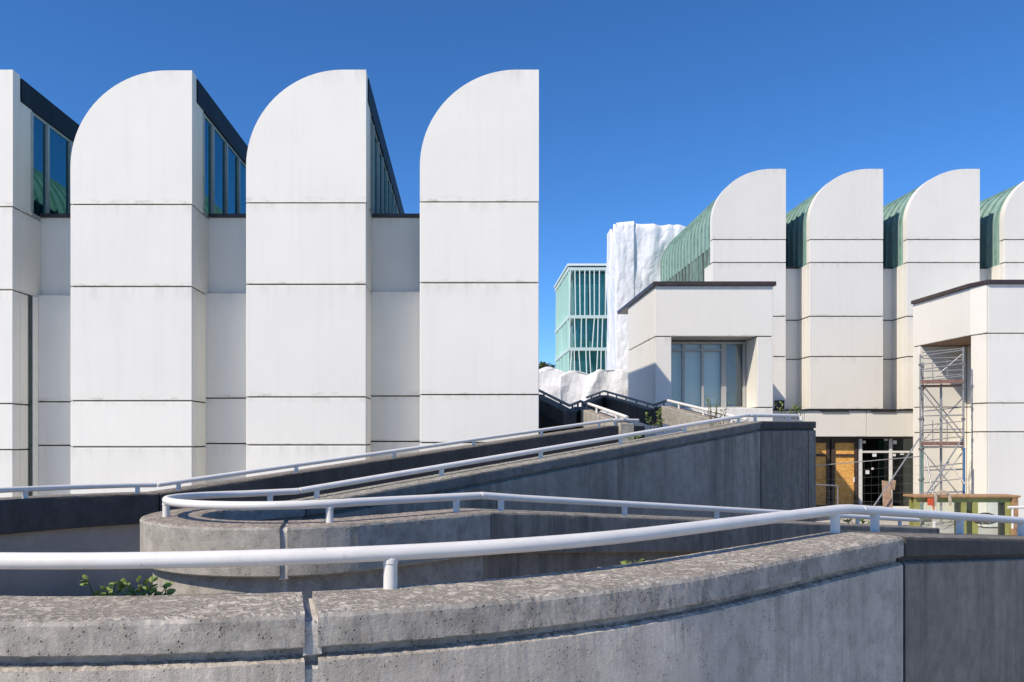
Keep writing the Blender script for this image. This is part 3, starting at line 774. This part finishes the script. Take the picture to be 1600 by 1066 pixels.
# ------------------------------------------------------------------ green glass office building
gb = thing('office_building', 'green glass office block with leaning pale vertical fins behind the gap', 'building')
YG = 80.0; gx0, gx1, gy1 = PX(888, YG), PX(1000, YG), 92.0
gz = [CZ+(VY-y)*YG/F for y in (600, 545.5, 495, 420)]
gbz = 0
MB().box(gx0+.9, gx1-.2, YG+.9, gy1-.5, 0, gz[3]-.3).build('core', M['curtain'], gb)
for z in gz+[gz[0]-4]:
    MB().box(gx0, gx1, YG, gy1, z-.15, z+.15).build('floor_slab', M['slab'], gb)
MB().box(gx0-.1, gx1, YG-.1, gy1, gz[3]+.285, gz[3]+.5).build('roof_edge', M['fin'], gb)
for k in range(3):
    za, zb_ = gz[k]+.15, gz[k+1]-.15
    n = 4
    for i in range(n):
        a = gx0+.5+(gx1-gx0-.6)*i/n; b_ = gx0+.5+(gx1-gx0-.6)*(i+1)/n
        MB().box(a+.04, b_-.04, YG+.55, YG+.58, za, zb_).build('pane', M['glass_green'], gb)
        MB().box(a+.06, b_-.06, YG+.66, YG+.70, za, za+(zb_-za)*(.72 if k == 2 else random.uniform(.2, .8))).build('blind', M['blind'], gb)
        a = YG+.6+(gy1-YG-.8)*i/n; b_ = YG+.6+(gy1-YG-.8)*(i+1)/n
        MB().box(gx0+.55, gx0+.58, a+.04, b_-.04, za, zb_).build('pane', M['glass_green'], gb)
        MB().box(gx0+.7, gx0+.75, a+.2, b_-.2, za, zb_).build('blind', M['curtain'], gb)
    x = gx0+.12; i = 0
    while x < gx1:
        dx = random.uniform(-.24, .24) if k < 2 else random.uniform(-.1, .1)
        MB().bar((x, YG+.08, za), (x+dx, YG+.08, zb_), .085, .15).build('fin', M['fin'], gb)
        x += random.uniform(.42, .62)
    y = YG+.5
    while y < gy1:
        MB().bar((gx0+.08, y, za), (gx0+.08, y+random.uniform(-.3, .3), zb_), .14, .08).build('fin', M['fin_mint'], gb)
        y += 1.2

# ------------------------------------------------------------------ things wrapped in sheeting
def wrapped(name, label, x0, x1, y0, y1, z0, z1, amp, freq, n, puff=0, zs=1.0):
    bm = bmesh.new(); bmesh.ops.create_cube(bm, size=1)
    bmesh.ops.subdivide_edges(bm, edges=bm.edges[:], cuts=n, use_grid_fill=True)
    sx, sy, sz = x1-x0, y1-y0, z1-z0
    for v in bm.verts:
        u = v.co.copy()
        if puff:      # round the top edges over
            k = max(0, u.z); rr_ = 1-puff*(k*2)**3*.5
            u.x *= rr_; u.y *= rr_
            u.z += puff*.3*(1-(2*u.x)**2)*(1 if u.z > 0 else 0)
        p = Vector((x0+sx*(u.x+.5), y0+sy*(u.y+.5), z0+sz*(u.z+.5)))
        a = noise.noise(Vector((p.x*freq*.7, p.y*freq*.7, p.z*zs*freq*.3)))
        e1 = abs(noise.noise(Vector((p.x*freq*.9+p.z*zs*freq*.5, p.y*freq, p.z*zs*freq*.35+2))))
        e2 = abs(noise.noise(Vector((p.x*freq*1.5-p.z*zs*freq*.8+9, p.y*freq*1.5, p.z*zs*freq*.6))))
        e3 = abs(noise.noise(Vector((p.x*freq*3+p.z*zs*freq*1.2, p.y*freq*3+4, p.z*zs*freq*1.6))))
        d = (a*.8+e1*1.2-e2*1.0+e3*.22)*amp
        nrm = v.normal.copy()
        p += nrm*d; v.co = p
    me = bpy.data.meshes.new(name); bm.to_mesh(me); bm.free()
    for q in me.polygons: q.use_smooth = True
    o = link(name, me, M['sheet']); tag(o, label, 'sheeting'); return o
Yw = 50.0
wrapped('wrapped_tower', 'tall narrow tower wrapped in white plastic sheeting beside the green office', PX(963, Yw), PX(990, Yw), Yw, Yw+3, 0, CZ+(VY-347)*Yw/F, .20, .62, 70, 0, .22)
wrapped('wrapped_scaffold', 'wide wall of wrinkled white sheeting rising behind the green vault', PX(986, 50.2), PX(1140, 50.2), 50.25, 55.0, 4, CZ+(VY-356)*50.3/F, .5, .36, 70, 0, .6)
wrapped('wrapped_mound', 'puffed white sheeting lump nearest the tall white pier', PX(832, 44), PX(890, 44), 44, 48, 0, CZ+(VY-586)*44/F, .34, .42, 60, .2, .8)
wrapped('wrapped_mound', 'middle puffed white sheeting lump in the gap', PX(874, 43.5), PX(934, 43.5), 43.5, 47, 0, CZ+(VY-589)*43.5/F, .34, .42, 60, .2, .8)
wrapped('wrapped_mound', 'puffed white sheeting lump below the tall wrapped tower', PX(916, 43), PX(996, 43), 43, 47, 0, CZ+(VY-587)*43/F, .36, .4, 60, .2, .8)

# ------------------------------------------------------------------ distant tree and house
def leaves(mb, c, rad, n, size):
    for _ in range(n):
        d = Vector((random.gauss(0, 1), random.gauss(0, 1), random.gauss(0, 1))).normalized()*random.random()**.45
        p = c+Vector((d.x*rad.x, d.y*rad.y, d.z*rad.z))
        a = Vector((random.gauss(0, 1), random.gauss(0, 1), random.gauss(0, 1))).normalized(); b_ = a.orthogonal().normalized()
        s = size*random.uniform(.6, 1.3)
        mb.add([p-a*s, p+b_*s*.6, p+a*s, p-b_*s*.6], [(0, 1, 2, 3)])
def tree(name, label, loc, h, w_):
    t_ = thing(name, label, 'tree')
    mb = MB(); mb.tube([loc, loc+Vector((.2, 0, h*.35)), loc+Vector((0, .1, h*.8))], [h*.03, h*.022, h*.006], 8)
    for i in range(9):
        a = i*2.4; b0 = loc+Vector((.1, 0, h*(.35+.05*i))); mb.tube([b0, b0+Vector((math.cos(a)*w_*.35, math.sin(a)*w_*.35, h*.16))], [h*.011, h*.003], 6)
    mb.build('trunk', M['bark'], t_)
    lb = MB()
    for i in range(16):
        a = random.random()*6.28; q = random.random()**.5*w_*.38
        c = loc+Vector((math.cos(a)*q, math.sin(a)*q, h*random.uniform(.45, .92)))
        leaves(lb, c, Vector((w_*.17, w_*.17, h*.09)), 170, .32)
    lb.build('crown', M['leaf_tree'], t_)
tree('tree', 'olive green tree crown peeping out between the white pier and the green office', Vector((PX(862, 110), 110, 0)), CZ+(VY-563)*110/F, 7)
hs = thing('house', 'tiny white building in the distance beside the tree', 'house')
MB().box(PX(838, 125), PX(852, 125), 125, 133, 0, CZ+(VY-571)*125/F).build('wall', M['white_soft'], hs)
MB().box(PX(838, 125)-.3, PX(852, 125)+.3, 124.7, 133.3, CZ+(VY-571)*125/F+.01, CZ+(VY-568)*125/F).build('roof', M['tile_roof'], hs)

# ------------------------------------------------------------------ scaffold tower
sc = thing('scaffold_tower', 'aluminium scaffold tower with brown platforms standing before the tall niche', 'scaffold')
A = Vector((18.25, 32.0, 0)); Bq = Vector((18.78, 32.75, 0)); Cq = Vector((19.72, 31.6, 0)); Dq = Vector((20.22, 32.38, 0))
zt4 = {0: PZ(554, 32), 1: PZ(566, 32.7), 2: PZ(543, 31.7), 3: PZ(545, 32.3)}
def tb(a, b_, r, mat, name): return MB().tube([a, b_], r, 10).build(name, M[mat], sc, smooth=True)
Zv = lambda z: Vector((0, 0, z))
for k, c in enumerate((A, Bq, Cq, Dq)):
    tb(c+Zv(.12), c+Zv(zt4[k]), .031, 'alu', 'standard')
    MB().tube([c+Zv(0.01), c+Zv(.12)], [.07, .05], 12).build('castor', M['joint'], sc)
tb(Cq+Zv(.3)+Vector((0, -.06, 0)), Cq+Zv(PZ(700, 31.6))+Vector((0, -.06, 0)), .034, 'alu_blue', 'sleeve')
tb(A+Zv(.3)+Vector((.06, 0, 0)), A+Zv(PZ(690, 32))+Vector((.06, 0, 0)), .026, 'alu_green', 'sleeve')
for y in (553, 574, 593):     # upper guard rails
    tb(A+Zv(PZ(y+4, 32)), Cq+Zv(PZ(y-6, 31.6)), .021, 'alu', 'ledger'); 
for y in (560, 580, 650, 672, 700, 735, 770):
    tb(A+Zv(PZ(y, 32)), Cq+Zv(PZ(y-1, 31.6)), .021, 'alu', 'ledger') if y > 600 else None
    tb(Bq+Zv(PZ(y, 32.7)), Dq+Zv(PZ(y-2, 32.3)), .021, 'alu', 'ledger')
for y0_ in (545, 575, 608, 640, 665, 700, 730, 760, 785):
    z = PZ(y0_+12, 32.2)
    tb(A+Zv(z), Bq+Zv(z), .019, 'alu', 'rung'); tb(Cq+Zv(z+.25), Dq+Zv(z+.25), .019, 'alu', 'rung')
for y in (604, 700):
    z = PZ(y, 32)
    for i in range(3):
        a0 = A.lerp(Bq, .05+i*.32); a1 = A.lerp(Bq, .33+i*.32); c0 = Cq.lerp(Dq, .05+i*.32); c1 = Cq.lerp(Dq, .33+i*.32)
        MB().slab([(p.x, p.y) for p in (a0, c0, c1, a1)], z, z+.06).build('platform_board', M['plank'], sc, bevel=.006)
for (p, a, q, b_) in ((A, 608, Cq, 690), (Bq, 600, Dq, 680), (A, 700, Cq, 780), (Dq, 705, Bq, 790), (A, 565, Bq, 600), (Cq, 610, Dq, 700), (Dq, 550, Bq, 604)):
    tb(p+Zv(PZ(a, 32)), q+Zv(PZ(b_, 32)), .021, 'alu', 'brace')
for y in (548, 566, 588, 640, 662, 686, 728, 752):
    tb(Bq+Zv(PZ(y+3, 32.7)), Dq+Zv(PZ(y-4, 32.3)), .019, 'alu', 'ledger')
for (p, a, q, b_) in ((A, 600, Bq, 640), (Bq, 650, A, 700), (Cq, 720, Dq, 770), (Bq, 690, Dq, 620), (A, 790, Cq, 706)):
    tb(p+Zv(PZ(a, 32)), q+Zv(PZ(b_, 32)), .02, 'alu', 'brace')
for k, c in enumerate((A, Bq, Cq, Dq)):
    for y in (570, 606, 655, 702, 750): MB().box(c.x-.05, c.x+.05, c.y-.05, c.y+.05, PZ(y, 32)-.05, PZ(y, 32)+.05).build('coupler', M['wire'], sc, bevel=.012)
for y in (599, 695):
    z = PZ(y, 32); MB().bar(A+Zv(z+.05)+Vector((0, -.03, 0)), Cq+Zv(z+.05)+Vector((0, -.03, 0)), .03, .15).build('toe_board', M['plank'], sc)
# ladder hoops
for y in (575, 668):
    z = PZ(y, 32.4); a0 = A.lerp(Cq, .28)+Vector((.2, .3, 0)); a1 = A.lerp(Cq, .62)+Vector((.2, .3, 0))
    MB().tube([a0+Zv(z+.3), a0+Zv(z-.5), a0.lerp(a1, .12)+Zv(z-.62), a1.lerp(a0, .12)+Zv(z-.62), a1+Zv(z-.5), a1+Zv(z+.3)], .016, 8).build('ladder_hoop', M['alu'], sc, smooth=True)
md = A.lerp(Cq, .48)+Vector((.25, .4, 0)); tb(md+Zv(.05), md+Zv(PZ(600, 32.3)), .045, 'alu', 'ladder')
# outriggers
tb(A+Zv(PZ(683, 32)), P(1362, 796, 30.6), .028, 'alu', 'outrigger'); tb(Cq+Zv(PZ(683, 31.6)), P(1430, 800, 30.2), .028, 'alu', 'outrigger')
tb(P(1447, 712, 31.8), P(1462, 798, 30.8), .028, 'alu', 'outrigger'); tb(P(1482, 722, 31.2), P(1512, 762, 30.4), .022, 'alu', 'outrigger')
tb(P(1482, 722, 31.2), P(1430, 800, 31), .016, 'alu', 'outrigger')

# ------------------------------------------------------------------ site fences
def fence(label, a, b_, ztop_a, ztop_b, nx_, nz):
    f_ = thing('site_fence', label, 'fence')
    a = Vector(a); b_ = Vector(b_)
    ta, tb_ = a+Zv(ztop_a), b_+Zv(ztop_b); a0 = a+Zv(.12); b0 = b_+Zv(.12)
    for p, q in ((a0, ta), (b0, tb_)): MB().tube([p, q], .022, 8).build('post', M['alu'], f_, smooth=True)
    for p, q in ((ta, tb_), (a0, b0)): MB().tube([p, q], .02, 8).build('rail', M['alu'], f_, smooth=True)
    mb = MB()
    for i in range(1, nx_): s = i/nx_; mb.tube([a0.lerp(b0, s), ta.lerp(tb_, s)], .0016, 4, False)
    for i in range(1, nz): s = i/nz; mb.tube([a0.lerp(ta, s), b0.lerp(tb_, s)], .0032, 4, False)
    mb.build('wire_mesh', M['wire'], f_, kind='stuff')
    for p in (a, b_): MB().box(p.x-.35, p.x+.35, p.y-.12, p.y+.12, .01, .13).build('foot_block', M['con_dark'], f_, bevel=.02)
fence('long site fence of thin wire mesh across the shop windows', (PX(1262, 35), 35, 0), (PX(1441, 34), 34, 0), PZ(729, 35), PZ(713, 34), 16, 7)
fence('short leaning wire fence panel beside the end of the dark wall', (PX(1240, 27), 27.6, 0), (PX(1309, 28.5), 28.5, 0), PZ(755, 27.6), PZ(759, 28.5), 12, 8)

# ------------------------------------------------------------------ stack of old window frames, board, pipe, strap
sf = thing('window_frame_stack', 'stack of old olive green window frames with timber edge standing in the yard', 'window frames')
Yf = 26.0; fx0, fx1 = PX(1424, Yf), PX(1578, Yf); fz = PZ(777, Yf)
f = MB(); f.box(fx0, fx1+.2, Yf-.22, Yf+.5, fz, fz+.07); f.build('top_board', M['wood'], sf, bevel=.008)
for k in range(2):
    y = Yf-.12+k*.3; fr = MB(); xs_ = [fx0+.05+.02*k, fx0+1.55, fx0+1.62+.2, fx1-.28, fx1-.05]
    for xx in (xs_[0], xs_[1], xs_[2]+.1, fx1-.22): fr.box(xx, xx+.17, y, y+.08, .05, fz-.004)
    fr.box(xs_[0]+.17, fx1-.05, y+.004, y+.076, fz-.16, fz-.01); fr.box(xs_[0]+.17, fx1-.05, y+.004, y+.076, .1, .28)
    o = fr.build('frame', M['olive'], sf)
    MB().box(fx0+.2, fx1-.2, y+.03, y+.045, .28, fz-.16).build('pane', M['glass'], o)
MB().box(fx1-.04, fx1+.14, Yf-.2, Yf+.46, .03, fz-.003).build('end_board', M['wood'], sf, bevel=.008)
o = MB().bar(P(1388, 812, 31), P(1385, 752, 31.6), .36, .04, Vector((0, 1, 0))).bar(P(1394, 765, 31.55), P(1396, 750, 31.7), .2, .035, Vector((0, 1, 0))).build('timber_board', M['wood_pale'], None, bevel=.006)
tag(o, 'rough timber board leaning upright before the shop window', 'board')
cb = P(1473, 776, Yf-.25); pts = []
for i in range(14): a = i/13*math.pi; pts.append(Vector((cb.x-.25+.5*i/13, Yf-.25, fz+.085+math.sin(a)*.11-(.35 if i in (0, 13) else 0))))
mb = MB()
for p, q in zip(pts, pts[1:]): mb.bar(p, q, .10, .012, Vector((0, 1, 0)))
tag(mb.build('lifting_strap', M['strap'], None), 'beige lifting strap draped over the old window frames', 'strap')
mb = MB(); c = P(1454, 782, Yf-.27); mb.box(c.x-.09, c.x+.09, Yf-.30, Yf-.24, c.z-.16, c.z+.06); mb.bar((c.x+.02, Yf-.27, c.z+.05), (c.x+.12, Yf-.27, c.z-.3), .05, .04)
tag(mb.build('clamp', M['red'], None, bevel=.01), 'orange red clamp hanging on the old window frames', 'clamp')
mb = MB(); mb.tube([P(1575, 793, 25.3), P(1660, 792, 25.3)], .045, 12); mb.tube([P(1582, 793, 25.3), P(1582, 826, 25.3)], .035, 10); mb.tube([P(1640, 793, 25.3), P(1640, 826, 25.3)], .035, 10)
tag(mb.build('barrier_rail', M['rail'], None, smooth=True), 'low white barrier rail at the right edge beside the window frames', 'barrier')
# coiled hose
pts = [Vector((PX(1543, 25.4)+math.cos(a*.5)*.38, 25.5+.05*math.sin(a), .95+math.sin(a*.5)*.16+a*.004)) for a in range(26)]
tag(MB().tube(pts, .022, 8).build('hose', M['joint'], None, smooth=True), 'black coiled hose hanging on the old window frames', 'hose')

# ------------------------------------------------------------------ weeds
def weed(name, label, base, h, spread, nst, nleaf, ls, cat='plant'):
    pl_ = thing(name, label, cat, 'weeds growing from the ramp joints'); base = Vector(base); st = MB(); lf = MB()
    base0 = base
    for i in range(nst):
        base = base0+Vector((random.uniform(-.5, .5)*spread, random.uniform(-.2, .2)*spread, 0))
        a = random.random()*6.28; top = base+Vector((math.cos(a)*spread*random.random(), math.sin(a)*spread*.6*random.random(), h*random.uniform(.55, 1)))
        md = base.lerp(top, .5)+Vector((random.uniform(-.1, .1)*spread, 0, .05*h)); st.tube([base, md, top], [ls*.12, ls*.09, ls*.05], 5)
        for j in range(nleaf):
            t_ = random.uniform(.3, 1.05); p = base.lerp(md, t_*2) if t_ < .5 else md.lerp(top, t_*2-1)
            d = Vector((random.gauss(0, 1), random.gauss(0, .7), random.uniform(-.1, .8))).normalized(); L = ls*random.uniform(.6, 1.25)
            sd = d.cross(Vector((random.uniform(-.4, .4), random.uniform(-.8, .2), 1))).normalized()*L*.42; up = d.cross(sd).normalized()*L*.1
            lf.add([p, p+d*L*.35+sd*.85, p+d*L*.7+sd*.7, p+d*L, p+d*L*.7-sd*.7, p+d*L*.35-sd*.85, p+d*L*.5-up], [(0, 1, 6), (1, 2, 6), (2, 3, 6), (3, 4, 6), (4, 5, 6), (5, 0, 6)])
    st.build('stem', M['stem'], pl_); lf.build('foliage', M['leaf'], pl_)
def at_deck(px, py, D): return P(px, py, D)
s_w = solve(RO-.15, 196, 0, .6); pw = wpt(RO-.16, s_w, zo(s_w)-.1)
for dx, nst in ((-.10, 3), (.12, 5)):
    weed('weed', 'bright green leafy sprout behind the front parapet, '+('nearer the left edge' if dx < 0 else 'the fuller right one'), pw+Vector((dx, .02, 0)), .15, .13, nst+3, 8, .047)
s_w = solve(RO-.15, 985, -4, .3); weed('weed', 'tiny sprig just behind the front parapet near its middle', wpt(RO-.15, s_w, zo(s_w)-.06), .09, .1, 2, 4, .05)
weed('weed', 'leafy bush in the dark gap left of the pale beam', P(1027, 676, 20.6), .62, .36, 9, 8, .085)
weed('weed', 'tall yellow green shoot in front of the recessed window', P(1119, 668, 19.6), .72, .30, 9, 8, .08)
weed('weed', 'spreading weed on top of the dark wall end beside the vent box', P(1237, 655, 20.6), .44, .42, 9, 6, .085)
weed('weed', 'low weed in front of the shop window on the yard edge', P(1345, 826, 21), .32, .45, 7, 8, .1)
weed('weed', 'small shaded weed behind the rising handrail', P(992, 690, 18.5), .2, .25, 4, 6, .08)
